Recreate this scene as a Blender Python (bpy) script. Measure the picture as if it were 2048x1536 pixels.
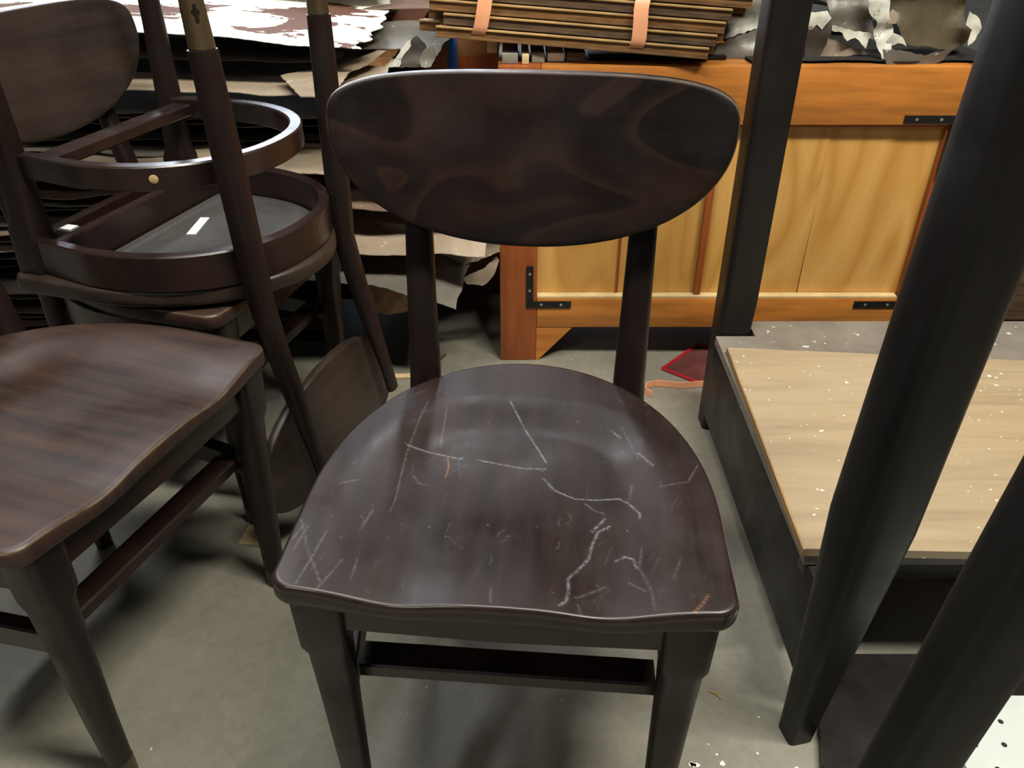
import bpy, bmesh, math, random
import numpy as np
from mathutils import Vector, Matrix, noise

for o in list(bpy.data.objects): bpy.data.objects.remove(o)
SC = bpy.context.scene
COL = SC.collection
R = math.radians
random.seed(7)

# ---------------------------------------------------------------- camera, world, light, exposure
cam = bpy.data.cameras.new('camera'); co = bpy.data.objects.new('camera', cam); COL.objects.link(co)
co.location = (0, 0, 1.02); co.rotation_euler = (R(57), 0, 0)
cam.sensor_width = 36; cam.lens = 36 * 1600 / 2048; cam.clip_start = 0.02
cam.dof.use_dof = False
SC.camera = co
SC.view_settings.view_transform = 'Standard'; SC.view_settings.look = 'None'
SC.view_settings.exposure = 0.0; SC.view_settings.gamma = 1; SC.view_settings.use_curve_mapping = False

W = bpy.data.worlds.new('world'); SC.world = W; W.use_nodes = True
W.node_tree.nodes['Background'].inputs[0].default_value = (0.80, 0.92, 1.0, 1)
W.node_tree.nodes['Background'].inputs[1].default_value = 0.05

def area(name, loc, target, sx, sy, power, col):
    L = bpy.data.lights.new(name, 'AREA'); L.shape = 'RECTANGLE'; L.size = sx; L.size_y = sy
    L.energy = power; L.color = col
    o = bpy.data.objects.new(name, L); COL.objects.link(o); o.location = loc
    d = Vector(target) - Vector(loc); o.rotation_euler = d.to_track_quat('-Z', 'Y').to_euler()
    return o
# rows of fluorescent ceiling lamps of the warehouse
area('ceiling_lamp_overhead', (-0.45, 0.45, 3.0), (-0.40, 0.7, 0), 1.2, 0.15, 52, (1.0, 0.97, 0.86))
area('ceiling_lamp_behind', (-1.6, -1.6, 2.9), (-0.3, 1.2, 0.3), 1.2, 0.15, 14, (1.0, 0.97, 0.86))
area('ceiling_lamp_right', (0.95, 0.30, 2.9), (0.75, 1.2, 0.4), 1.2, 0.15, 110, (1.0, 0.95, 0.82))
area('ceiling_lamp_stack', (-1.5, 2.3, 3.2), (-1.2, 2.2, 0), 1.2, 0.2, 45, (0.95, 0.97, 1.0))
area('ceiling_lamp_far', (-0.1, 3.6, 3.0), (-0.1, 3.0, 0), 0.15, 1.2, 16, (0.95, 0.97, 1.0))
area('far_reflection_light', (-2.7, 9.5, 2.6), (-0.4, 1.0, 0.6), 5.6, 2.6, 520, (0.78, 0.86, 1.0))  # added broad cool light, for pale reflections on the chair hoops

# ---------------------------------------------------------------- node helpers
def mat(name):
    m = bpy.data.materials.new(name); m.use_nodes = True
    nt = m.node_tree; b = nt.nodes['Principled BSDF']
    return m, nt, b
def N(nt, t, **k):
    n = nt.nodes.new(t)
    for a, v in k.items():
        if a in n.inputs.keys() if isinstance(a, str) else False: n.inputs[a].default_value = v
        else: setattr(n, a, v)
    return n
def noise_tex(nt, scale, detail=4, rough=0.55, vec=None, stretch=None, dist=0, coord='Object'):
    tc = N(nt, 'ShaderNodeTexCoord'); mp = N(nt, 'ShaderNodeMapping')
    nt.links.new(tc.outputs[coord], mp.inputs[0])
    if stretch: mp.inputs['Scale'].default_value = stretch
    n = N(nt, 'ShaderNodeTexNoise'); n.inputs['Scale'].default_value = scale
    n.inputs['Detail'].default_value = detail; n.inputs['Roughness'].default_value = rough
    n.inputs['Distortion'].default_value = dist
    nt.links.new(mp.outputs[0], n.inputs['Vector'])
    return n.outputs['Fac']
def ramp(nt, fac, stops, interp='LINEAR'):
    r = N(nt, 'ShaderNodeValToRGB'); cr = r.color_ramp; cr.interpolation = interp
    while len(cr.elements) < len(stops): cr.elements.new(0.5)
    for e, (p, c) in zip(cr.elements, stops):
        e.position = p; e.color = (c[0], c[1], c[2], 1) if not isinstance(c, (int, float)) else (c, c, c, 1)
    nt.links.new(fac, r.inputs[0]); return r.outputs[0]
def mix(nt, fac, a, b, mode='MIX'):
    m = N(nt, 'ShaderNodeMix', data_type='RGBA', blend_type=mode)
    for sock, v in ((m.inputs[0], fac), (m.inputs[6], a), (m.inputs[7], b)):
        if hasattr(v, 'is_linked'): nt.links.new(v, sock)
        else: sock.default_value = v if isinstance(v, (int, float)) else (v[0], v[1], v[2], 1)
    return m.outputs[2]
def bump(nt, b, h, strength=0.3, dist=0.002):
    bp = N(nt, 'ShaderNodeBump'); bp.inputs['Strength'].default_value = strength; bp.inputs['Distance'].default_value = dist
    nt.links.new(h, bp.inputs['Height']); nt.links.new(bp.outputs[0], b.inputs['Normal'])

# dark stained chair wood; grain = stretch vector
def dark_wood(name, stretch, c0, c1, rough=0.33, wear=None, figure=False, spec=0.5):
    m, nt, b = mat(name)
    g = noise_tex(nt, 9, 6, 0.6, stretch=stretch)
    g2 = noise_tex(nt, 4, 2, 0.5)
    base = ramp(nt, g, [(0.35, c0), (0.68, c1)])
    base = mix(nt, ramp(nt, g2, [(0.4, 0.0), (0.75, 0.6)]), base, (c1[0]*1.25, c1[1]*1.2, c1[2]*1.35))
    if figure:
        tc = N(nt, 'ShaderNodeTexCoord'); mp = N(nt, 'ShaderNodeMapping'); nt.links.new(tc.outputs['Object'], mp.inputs[0])
        mp.inputs['Location'].default_value = (-0.06, 0, -0.60); mp.inputs['Scale'].default_value = (0.62, 1, 1.5)
        w = N(nt, 'ShaderNodeTexNoise'); nt.links.new(mp.outputs[0], w.inputs['Vector'])
        w.inputs['Scale'].default_value = 4.2; w.inputs['Distortion'].default_value = 1.4; w.inputs['Detail'].default_value = 0.6
        ml = N(nt, 'ShaderNodeMath', operation='MULTIPLY'); ml.inputs[1].default_value = 5.5; nt.links.new(w.outputs['Fac'], ml.inputs[0])
        fr = N(nt, 'ShaderNodeMath', operation='FRACT'); nt.links.new(ml.outputs[0], fr.inputs[0])
        base = mix(nt, ramp(nt, fr.outputs[0], [(0.0, 0.0), (0.45, 0.05), (0.86, 0.85), (0.97, 0.0)]), base, (0.023, 0.0110, 0.0070))
    if wear:
        a = N(nt, 'ShaderNodeVertexColor', layer_name='wear')
        sep = N(nt, 'ShaderNodeSeparateColor'); nt.links.new(a.outputs[0], sep.inputs[0])
        br = noise_tex(nt, 260, 2, 0.6)
        brk = ramp(nt, br, [(0.38, 0.25), (0.6, 1.0)])
        mu = N(nt, 'ShaderNodeMath', operation='MULTIPLY'); nt.links.new(sep.outputs[0], mu.inputs[0]); nt.links.new(brk, mu.inputs[1])
        base = mix(nt, mu.outputs[0], base, (0.30, 0.30, 0.33))
        base = mix(nt, sep.outputs[1], base, (0.40, 0.17, 0.07))
        # hairline scuffs all over
        sc = noise_tex(nt, 30, 3, 0.7, stretch=(14, 1.2, 1), dist=0.4)
        base = mix(nt, ramp(nt, sc, [(0.70, 0.0), (0.80, 0.22)]), base, (0.20, 0.19, 0.21))
    nt.links.new(base, b.inputs['Base Color'])
    rr = ramp(nt, noise_tex(nt, 14, 4, 0.6), [(0.3, rough - 0.05), (0.7, rough + 0.14)])
    nt.links.new(rr, b.inputs['Roughness'])
    b.inputs['Specular IOR Level'].default_value = spec
    bump(nt, b, g, 0.12, 0.001)
    return m
C0 = (0.0055, 0.0031, 0.0030); C1 = (0.019, 0.0098, 0.0080)
M = {}
M['seat_main'] = dark_wood('scuffed_seat_wood', (6, 0.5, 1), C0, C1, 0.34, wear=True)
M['seat_left'] = dark_wood('worn_seat_wood', (6, 0.5, 1), (0.012, 0.0072, 0.006), (0.042, 0.021, 0.014), 0.42)
M['back_main'] = dark_wood('figured_back_wood', (0.6, 1, 5), (0.0045, 0.0027, 0.0025), (0.0105, 0.0055, 0.0048), 0.38, figure=True, spec=0.36)
M['back'] = dark_wood('plain_back_wood', (0.6, 1, 5), (0.012, 0.008, 0.0065), (0.032, 0.020, 0.014), 0.42)
M['leg'] = dark_wood('leg_wood', (1, 1, 0.15), (0.0045, 0.0028, 0.0026), (0.0135, 0.007, 0.006), 0.38, spec=0.34)
M['hoop'] = dark_wood('bentwood', (1, 1, 1), (0.008, 0.0046, 0.0042), (0.024, 0.0115, 0.0088), 0.25)
M['table_dark'] = dark_wood('black_stained_timber', (1, 1, 0.12), (0.004, 0.0037, 0.0034), (0.012, 0.0105, 0.0095), 0.40, spec=0.28)

def simple(name, col, rough=0.6, var=0.25, scale=20, stretch=None, metal=0.0, bmp=0.15, spec=0.4):
    m, nt, b = mat(name)
    g = noise_tex(nt, scale, 5, 0.6, stretch=stretch)
    c = ramp(nt, g, [(0.3, [x*(1-var) for x in col]), (0.7, [min(1, x*(1+var)) for x in col])])
    nt.links.new(c, b.inputs['Base Color']); b.inputs['Roughness'].default_value = rough
    b.inputs['Metallic'].default_value = metal; b.inputs['Specular IOR Level'].default_value = spec
    bump(nt, b, g, bmp, 0.002)
    return m
M['worn_edge'] = simple('rubbed_wood_edge', (0.085, 0.060, 0.036), 0.38, 0.7, 25)
M['gloss_edge'] = simple('polished_dark_edge', (0.020, 0.012, 0.010), 0.16, 0.3, 25, spec=0.7)
M['brass_worn'] = simple('worn_foot_wood', (0.055, 0.038, 0.019), 0.35, 0.5, 30, (1, 1, 0.1))
M['bare_wood'] = simple('bare_plug_wood', (0.45, 0.30, 0.15), 0.6)
M['seat_under'] = simple('seat_underside_board', (0.060, 0.057, 0.056), 0.42, 0.12, 60)
M['paper'] = simple('white_paper_label', (0.85, 0.86, 0.84), 0.5, 0.03)
M['sticker_ink'] = simple('green_sticker_print', (0.10, 0.30, 0.18), 0.5, 0.1)
M['rail_orange'] = simple('orange_stained_wood', (0.41, 0.150, 0.027), 0.42, 0.28, 7, (0.8, 1, 7))
M['stile_orange'] = simple('red_brown_stained_wood', (0.27, 0.070, 0.016), 0.42, 0.25, 7, (7, 1, 0.8))
M['iron'] = simple('black_iron', (0.012, 0.012, 0.013), 0.42, 0.3, 60, metal=0.3)
M['screw'] = simple('screw_steel', (0.38, 0.36, 0.32), 0.4, 0.3, 80, metal=0.7)
M['blue_tape'] = simple('blue_tape', (0.02, 0.13, 0.50), 0.6, 0.12)
M['cardboard'] = simple('brown_board', (0.26, 0.105, 0.035), 0.7, 0.2, 6)
M['maroon'] = simple('maroon_board', (0.10, 0.035, 0.022), 0.6, 0.3, 8)
M['strap'] = simple('orange_strap_plastic', (0.88, 0.40, 0.22), 0.5, 0.08, 15)
M['red_edge'] = simple('red_edge', (0.36, 0.012, 0.018), 0.5, 0.15)
M['red_tray'] = simple('dull_maroon_sheet', (0.10, 0.028, 0.026), 0.6, 0.3)
M['lath_a'] = simple('old_lath_wood', (0.16, 0.078, 0.026), 0.6, 0.55, 14, (1, 1, 8), bmp=0.4)
M['lath_b'] = simple('dirty_lath_wood', (0.085, 0.050, 0.026), 0.65, 0.6, 14, (1, 1, 8), bmp=0.4)
M['lath_c'] = simple('pale_lath_wood', (0.36, 0.22, 0.085), 0.6, 0.35, 14, (1, 1, 8), bmp=0.4)
M['shelf_edge'] = simple('plywood_edge', (0.30, 0.18, 0.075), 0.6, 0.3, 12, (1, 1, 12))
M['pale_wood'] = simple('pale_offcut_wood', (0.55, 0.42, 0.22), 0.6, 0.2)
M['straw'] = simple('straw', (0.55, 0.33, 0.08), 0.6, 0.2)
M['fleck'] = simple('paint_fleck', (0.78, 0.78, 0.72), 0.6, 0.1)
M['grey_wood'] = simple('grey_offcut_wood', (0.20, 0.18, 0.15), 0.7, 0.4, 14)
M['pegboard'] = simple('white_perforated_board', (0.46, 0.50, 0.48), 0.5, 0.04)
M['black'] = simple('dark_hole', (0.01, 0.01, 0.01), 0.8, 0.1)

# concrete floor
m, nt, b = mat('concrete'); M['floor'] = m
g1 = noise_tex(nt, 1.6, 5, 0.55); g2 = noise_tex(nt, 55, 5, 0.7); g3 = noise_tex(nt, 7, 4, 0.6, dist=0.6)
c = ramp(nt, g1, [(0.3, (0.185, 0.175, 0.138)), (0.7, (0.265, 0.252, 0.205))])
c = mix(nt, ramp(nt, g3, [(0.45, 0.0), (0.8, 0.45)]), c, (0.155, 0.145, 0.112))
c = mix(nt, ramp(nt, g2, [(0.35, 0.35), (0.65, 0.0)]), c, (0.11, 0.105, 0.085))
v = noise_tex(nt, 90, 2, 0.5)
c = mix(nt, ramp(nt, v, [(0.755, 0.0), (0.78, 0.8)]), c, (0.60, 0.60, 0.53))
nt.links.new(c, b.inputs['Base Color']); b.inputs['Roughness'].default_value = 0.62
bump(nt, b, g2, 0.12, 0.002)

# plywood shelf board: soft long grain, pale and dusty, with specks
m, nt, b = mat('plywood_face'); M['plywood'] = m
g1 = noise_tex(nt, 5, 6, 0.6, stretch=(0.7, 6, 1), dist=0.6); g2 = noise_tex(nt, 2.0, 2)
c = ramp(nt, g1, [(0.25, (0.23, 0.168, 0.100)), (0.5, (0.32, 0.240, 0.145)), (0.75, (0.385, 0.298, 0.190))])
c = mix(nt, ramp(nt, g2, [(0.4, 0.0), (0.8, 0.45)]), c, (0.33, 0.275, 0.20))
sp = noise_tex(nt, 75, 2, 0.4)
c = mix(nt, ramp(nt, sp, [(0.72, 0.0), (0.75, 0.9)]), c, (0.75, 0.74, 0.66))
nt.links.new(c, b.inputs['Base Color']); b.inputs['Roughness'].default_value = 0.5; bump(nt, b, g1, 0.1, 0.001)

m, nt, b = mat('dusty_grey_laminate'); M['grey_board'] = m
g1 = noise_tex(nt, 12, 5, 0.65)
c = ramp(nt, g1, [(0.3, (0.135, 0.118, 0.098)), (0.7, (0.21, 0.185, 0.155))])
sp = noise_tex(nt, 75, 2, 0.4)
c = mix(nt, ramp(nt, sp, [(0.70, 0.0), (0.74, 0.9)]), c, (0.60, 0.60, 0.53))
nt.links.new(c, b.inputs['Base Color']); b.inputs['Roughness'].default_value = 0.55

# golden panel boards
def board_mat(name, seed):
    m, nt, b = mat(name)
    tc = N(nt, 'ShaderNodeTexCoord'); mp = N(nt, 'ShaderNodeMapping'); nt.links.new(tc.outputs['Object'], mp.inputs[0])
    mp.inputs['Location'].default_value = (seed * 1.7, 0, seed * 0.9); mp.inputs['Scale'].default_value = (2.6, 1, 0.55)
    n = N(nt, 'ShaderNodeTexNoise'); n.inputs['Scale'].default_value = 2.6; n.inputs['Detail'].default_value = 1.0
    n.inputs['Distortion'].default_value = 0.5; nt.links.new(mp.outputs[0], n.inputs[0])
    ml = N(nt, 'ShaderNodeMath', operation='MULTIPLY'); ml.inputs[1].default_value = 5; nt.links.new(n.outputs['Fac'], ml.inputs[0])
    fr = N(nt, 'ShaderNodeMath', operation='PINGPONG'); fr.inputs[1].default_value = 0.5; nt.links.new(ml.outputs[0], fr.inputs[0])
    c = ramp(nt, fr.outputs[0], [(0.0, (0.47, 0.225, 0.048)), (0.22, (0.55, 0.295, 0.075)), (0.5, (0.60, 0.335, 0.098))])
    f = noise_tex(nt, 40, 4, 0.7, stretch=(6, 1, 0.4))
    c = mix(nt, ramp(nt, f, [(0.45, 0.0), (0.8, 0.35)]), c, (0.34, 0.17, 0.045))
    nt.links.new(c, b.inputs['Base Color']); b.inputs['Roughness'].default_value = 0.45
    return m
for i in range(4): M['board%d' % i] = board_mat('golden_board_%d' % i, i + 1)

# old pressed-metal sheets
def tin(name, ca, cb, flake, amt, rough=0.5, scale=6, peel=None):
    m, nt, b = mat(name)
    g = noise_tex(nt, scale, 6, 0.62, dist=0.5)
    c = ramp(nt, g, [(0.3, ca), (0.7, cb)])
    g2 = noise_tex(nt, 42, 4, 0.75)
    c = mix(nt, ramp(nt, g2, [(amt, 0.0), (amt + 0.05, 0.9)]), c, flake)
    if peel:
        g3 = noise_tex(nt, 5.5, 7, 0.62, stretch=(0.6, 0.9, 1), dist=0.5)
        c = mix(nt, ramp(nt, g3, [(0.535, 0.0), (0.55, 1.0)]), c, peel)
    nt.links.new(c, b.inputs['Base Color']); b.inputs['Roughness'].default_value = rough
    bump(nt, b, g2, 0.25, 0.002)
    return m
M['tin_white'] = tin('peeling_white_paint', (0.70, 0.71, 0.64), (0.88, 0.88, 0.82), (0.55, 0.5, 0.4), 0.66, 0.8, 3, peel=(0.13, 0.065, 0.045))
M['tin_white'].node_tree.nodes['Principled BSDF'].inputs['Specular IOR Level'].default_value = 0.15
M['tin_tan'] = tin('tan_sheet', (0.24, 0.18, 0.13), (0.37, 0.30, 0.225), (0.55, 0.53, 0.44), 0.64, 0.42)
M['tin_brown'] = tin('brown_sheet', (0.13, 0.085, 0.062), (0.25, 0.175, 0.13), (0.5, 0.47, 0.38), 0.68, 0.42)
M['tin_grey'] = tin('grey_sheet', (0.085, 0.078, 0.066), (0.17, 0.155, 0.13), (0.6, 0.6, 0.5), 0.66, 0.38)
M['tin_dark'] = tin('dark_tar_sheet', (0.020, 0.017, 0.014), (0.060, 0.050, 0.038), (0.45, 0.45, 0.38), 0.72, 0.55)
M['tin_pale'] = tin('pale_grey_sheet', (0.20, 0.19, 0.165), (0.33, 0.315, 0.27), (0.6, 0.6, 0.5), 0.66, 0.4)
M['tin_olive'] = tin('olive_brown_sheet', (0.05, 0.04, 0.022), (0.115, 0.092, 0.055), (0.5, 0.48, 0.38), 0.70, 0.38)
M['heap_shade'] = simple('black_heap_shade', (0.010, 0.009, 0.008), 0.85, 0.3)  # flat black standing in for shade inside the tin heap
M['tin_rust'] = tin('wet_rust_sheet', (0.20, 0.095, 0.055), (0.34, 0.19, 0.10), (0.7, 0.45, 0.15), 0.66, 0.3)
M['flake'] = tin('flaking_paint_edge', (0.42, 0.42, 0.36), (0.72, 0.73, 0.66), (0.2, 0.16, 0.12), 0.6, 0.6, 20)
m, nt, b = mat('warehouse_wall'); M['wall'] = m
c = ramp(nt, noise_tex(nt, 3, 4), [(0.3, (0.10, 0.09, 0.08)), (0.7, (0.14, 0.13, 0.115))]); nt.links.new(c, b.inputs['Base Color']); b.inputs['Roughness'].default_value = 0.9

# ---------------------------------------------------------------- mesh helpers
def obj(name, me, material, parent=None, smooth=35):
    if isinstance(me, bmesh.types.BMesh):
        b = me; bmesh.ops.recalc_face_normals(b, faces=b.faces); me = bpy.data.meshes.new(name); b.to_mesh(me); b.free()
    if material: me.materials.append(material)
    if smooth:
        me.polygons.foreach_set('use_smooth', [True] * len(me.polygons)); me.set_sharp_from_angle(angle=R(smooth))
    o = bpy.data.objects.new(name, me); COL.objects.link(o)
    if parent: o.parent = parent
    return o
def thing(name, label, cat, loc=(0, 0, 0), rot=(0, 0, 0), group=None):
    o = bpy.data.objects.new(name, None); COL.objects.link(o); o.empty_display_size = 0.05
    o.location = loc; o.rotation_euler = rot; tag(o, label, cat, group); return o
def tag(o, label, cat, group=None):
    o['label'] = label; o['category'] = cat
    if group: o['group'] = group
    return o
def struct(o): o['kind'] = 'structure'; return o

def box(x0, x1, y0, y1, z0, z1, bev=0.002, bm=None):
    b = bmesh.new()
    r = bmesh.ops.create_cube(b, size=1)
    for v in b.verts: v.co = Vector(((x0+x1)/2 + v.co.x*(x1-x0), (y0+y1)/2 + v.co.y*(y1-y0), (z0+z1)/2 + v.co.z*(z1-z0)))
    if bev: bmesh.ops.bevel(b, geom=b.edges[:] + b.verts[:], offset=bev, segments=2, affect='EDGES', profile=0.5)
    if bm is not None:
        tmp = bpy.data.meshes.new('t'); b.to_mesh(tmp); b.free(); bm.from_mesh(tmp); bpy.data.meshes.remove(tmp); return bm
    return b
def loft(bm, rings, cap=True):
    """rings: list of lists of Vector with equal length"""
    vs = [[bm.verts.new(p) for p in r] for r in rings]; n = len(vs[0])
    for a, b_ in zip(vs[:-1], vs[1:]):
        for i in range(n): bm.faces.new((a[i], a[(i+1) % n], b_[(i+1) % n], b_[i]))
    if cap: bm.faces.new(vs[0][::-1]); bm.faces.new(vs[-1])
    return bm
def sect(c, rx, ry, p=2.0, n=16, ux=Vector((1, 0, 0)), uy=Vector((0, 1, 0))):
    out = []
    for k in range(n):
        a = 2*math.pi*(k+0.5)/n; ca, sa = math.cos(a), math.sin(a)
        out.append(Vector(c) + ux*(rx*math.copysign(abs(ca)**(2/p), ca)) + uy*(ry*math.copysign(abs(sa)**(2/p), sa)))
    return out
def vpost(pts, n=16, bm=None):
    """pts: (x,y,z,rx,ry,p) bottom to top, horizontal sections"""
    bm = bm or bmesh.new()
    return loft(bm, [sect((x, y, z), rx, ry, p, n) for x, y, z, rx, ry, p in pts])
def ribbon(path, w, h, bm=None, closed=False, ch=0.0025):
    """horizontal path swept with an upright rectangular section w (thickness) x h (height), chamfered"""
    bm = bm or bmesh.new(); rings = []
    P = [Vector(p) for p in path]
    for i, p in enumerate(P):
        t = (P[min(i+1, len(P)-1)] - P[max(i-1, 0)]); t.z = 0; t.normalize(); s = Vector((t.y, -t.x, 0)); u = Vector((0, 0, 1))
        a, b_ = w/2, h/2
        rings.append([p + s*x + u*z for x, z in ((a-ch, b_), (-a+ch, b_), (-a, b_-ch), (-a, -b_+ch), (-a+ch, -b_), (a-ch, -b_), (a, -b_+ch), (a, b_-ch))])
    return loft(bm, rings)
def tube(path, r, n=6, bm=None, flat=1.0):
    bm = bm or bmesh.new(); rings = []; P = [Vector(p) for p in path]
    for i, p in enumerate(P):
        t = (P[min(i+1, len(P)-1)] - P[max(i-1, 0)]).normalized()
        a = t.cross(Vector((0, 0, 1)));  a = a.normalized() if a.length > 1e-3 else Vector((1, 0, 0)); b_ = a.cross(t)
        rings.append([p + a*(r*math.cos(2*math.pi*k/n)) + b_*(r*flat*math.sin(2*math.pi*k/n)) for k in range(n)])
    return loft(bm, rings)
def disc(c, r, normal, h=0.001, n=10, bm=None):
    bm = bm or bmesh.new(); nrm = Vector(normal).normalized(); a = nrm.orthogonal().normalized(); b_ = nrm.cross(a); c = Vector(c)
    return loft(bm, [[c + nrm*d + (a*math.cos(2*math.pi*k/n) + b_*math.sin(2*math.pi*k/n))*rr for k in range(n)] for d, rr in ((0, r), (h*0.6, r), (h, r*0.75))])
def prism(poly, z0, z1, bm=None):
    bm = bm or bmesh.new()
    return loft(bm, [[Vector((x, y, z0)) for x, y in poly], [Vector((x, y, z1)) for x, y in poly]])

# ---------------------------------------------------------------- setting
struct(obj('floor', box(-7, 7, -5, 14, -0.1, 0, 0), M['floor'], smooth=0))
struct(obj('wall_back', box(-7, 7, 14, 14.15, 0, 4.6, 0), M['wall'], smooth=0))
struct(obj('ceiling', box(-7, 7, -5, 14.15, 4.6, 4.7, 0), M['wall'], smooth=0))

# ---------------------------------------------------------------- the chair
# local frame: origin on the floor under the middle of the front edge, +Y towards the back
SEAT_Z = 0.45
def half_w(y):
    t = max(0.0, (y - 0.12) / 0.303)
    if t >= 1: return 0.0
    return 0.222 * math.sqrt(max(0, 1 - t**2.2)) if y > 0.12 else 0.222
def outline(n):
    pts = [(0.012 + 0.0, 0.0)]
    pts = []
    rc = 0.022; x0 = 0.2225
    half = []                                   # right half, front middle to back apex
    for k in range(30): half.append(((x0 - rc) * k / 30, -0.006 + 0.006*(k/30)**2))
    for k in range(12): a = -math.pi/2 + math.pi/2*k/12; half.append((x0 - rc + rc*math.cos(a), rc + rc*math.sin(a)))
    for k in range(80): 
        y = rc + (0.40 - rc)*k/80; half.append((half_w(y), y))
    a0 = (0.40 - 0.12)/0.303
    for k in range(41):
        t = a0 + (1 - a0)*(1 - (1 - k/40)**2); half.append((half_w(0.12 + 0.303*t), 0.12 + 0.303*t))
    full = [Vector((x, y, 0)) for x, y in half] + [Vector((-x, y, 0)) for x, y in half[-2:0:-1]]
    L = [0]
    for a, b_ in zip(full, full[1:] + full[:1]): L.append(L[-1] + (b_ - a).length)
    out = []; j = 0
    for i in range(n):
        s = L[-1]*i/n
        while L[j+1] < s: j += 1
        f = (s - L[j]) / max(1e-9, L[j+1] - L[j]); out.append(full[j].lerp(full[(j+1) % len(full)], f))
    return out
def sm(a, b_, x):
    t = min(1, max(0, (x - a)/(b_ - a))); return t*t*(3 - 2*t)
def seat_h(x, y):
    d = 1 - half_w(min(max(y, 0.0), 0.41)) * 0                    # placeholder for edge distance
    r = math.hypot(x/0.185, (y - 0.165)/0.175)                    # the dish
    r = (abs(x/0.188)**2.6 + abs((y - 0.16)/0.178)**2.6)**(1/2.6)
    h = -0.011 * (1 - sm(0.62, 1.02, r))
    if y < 0.16:                                                  # two thigh hollows running out over the front edge
        k = 1 - sm(0.0, 0.16, y)
        h2 = -0.0125*math.exp(-((abs(x) - 0.100)/0.055)**2) - 0.004*math.exp(-(x/0.05)**2)
        h = h*(1-k) + h2*k
    h -= 0.003*math.exp(-(((x+0.0)/0.05)**2 + ((y-0.2)/0.1)**2)) * 0
    return h
SEAT_MI = {}
def build_seat(nseg, nring, scratches=None):
    O = outline(nseg); c = Vector((0, 0.19, 0)); V = []; F = []
    V.append((0, c.y, SEAT_Z + seat_h(0, c.y)))
    scales = [ (k+1)/nring for k in range(nring)]
    for s in scales:
        for p in O:
            q = c + (p - c)*(s*(1 - 0.022)); V.append((q.x, q.y, SEAT_Z + seat_h(q.x, q.y)))
    for k in range(nseg): F.append((0, 1 + k, 1 + (k+1) % nseg))
    def link(a, b_):
        for k in range(nseg): F.append((a+k, b_+k, b_+(k+1) % nseg, a+(k+1) % nseg))
    for r_ in range(nring-1): link(1 + r_*nseg, 1 + (r_+1)*nseg)
    last = 1 + (nring-1)*nseg
    for s, dz in ((0.989, -0.0008), (0.996, -0.003), (1.0, -0.0075), (0.999, -0.020), (0.992, -0.0245), (0.975, -0.026)):
        base = len(V)
        for p in O:
            q = c + (p - c)*s; V.append((q.x, q.y, SEAT_Z + seat_h(q.x*0.978, q.y)*(1 if dz > -0.01 else 0.55) + dz))
        link(last, base); last = base
    base = len(V)
    for p in O: q = c + (p - c)*0.9; V.append((q.x, q.y, SEAT_Z - 0.028))
    link(last, base)
    F.append(tuple(range(base + nseg - 1, base - 1, -1)))
    me = bpy.data.meshes.new('seat'); me.from_pydata(V, [], F); me.update()
    e0 = nseg + (nring)*nseg; mi = [0]*len(F)
    for q in range(e0, e0 + nseg*(2 if nseg > 500 else 1)): mi[q] = 1
    SEAT_MI[nseg] = mi
    if scratches:
        A = np.array(V)[:, :2]; col = np.zeros((len(V), 4)); col[:, 3] = 1
        for ch, w, amp, line in scratches:
            for (xa, ya), (xb, yb) in zip(line[:-1], line[1:]):
                a = np.array((xa, ya)); d = np.array((xb - xa, yb - ya)); L2 = max(1e-9, d @ d)
                t = np.clip(((A - a) @ d)/L2, 0, 1); dd = np.linalg.norm(A - a - t[:, None]*d, axis=1)
                col[:, ch] = np.maximum(col[:, ch], amp*np.clip(1.35 - dd/w, 0, 1))
        at = me.color_attributes.new('wear', 'FLOAT_COLOR', 'POINT'); at.data.foreach_set('color', col.ravel())
    return me
SCR = []
for l in [[(-0.017, 0.329), (0.001, 0.292), (0.019, 0.254), (0.034, 0.221)], [(-0.131, 0.237), (-0.1, 0.228), (-0.073, 0.221), (-0.064, 0.22)], [(-0.045, 0.219), (-0.017, 0.213), (0.008, 0.208), (0.034, 0.209)], [(0.032, 0.192), (0.046, 0.172), (0.068, 0.16), (0.092, 0.16), (0.116, 0.164), (0.126, 0.157), (0.137, 0.14), (0.137, 0.132)], [(0.105, 0.12), (0.093, 0.111), (0.086, 0.089), (0.083, 0.071), (0.072, 0.054), (0.063, 0.041), (0.064, 0.024), (0.062, 0.013), (0.056, 0.006)], [(0.1, 0.131), (0.094, 0.121), (0.086, 0.11)], [(0.11, 0.07), (0.119, 0.076), (0.127, 0.072), (0.13, 0.059)], [(0.11, 0.281), (0.121, 0.268)], [(0.14, 0.241), (0.156, 0.217)]]:
    SCR.append((0, 0.0012, 0.42, l))
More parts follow.
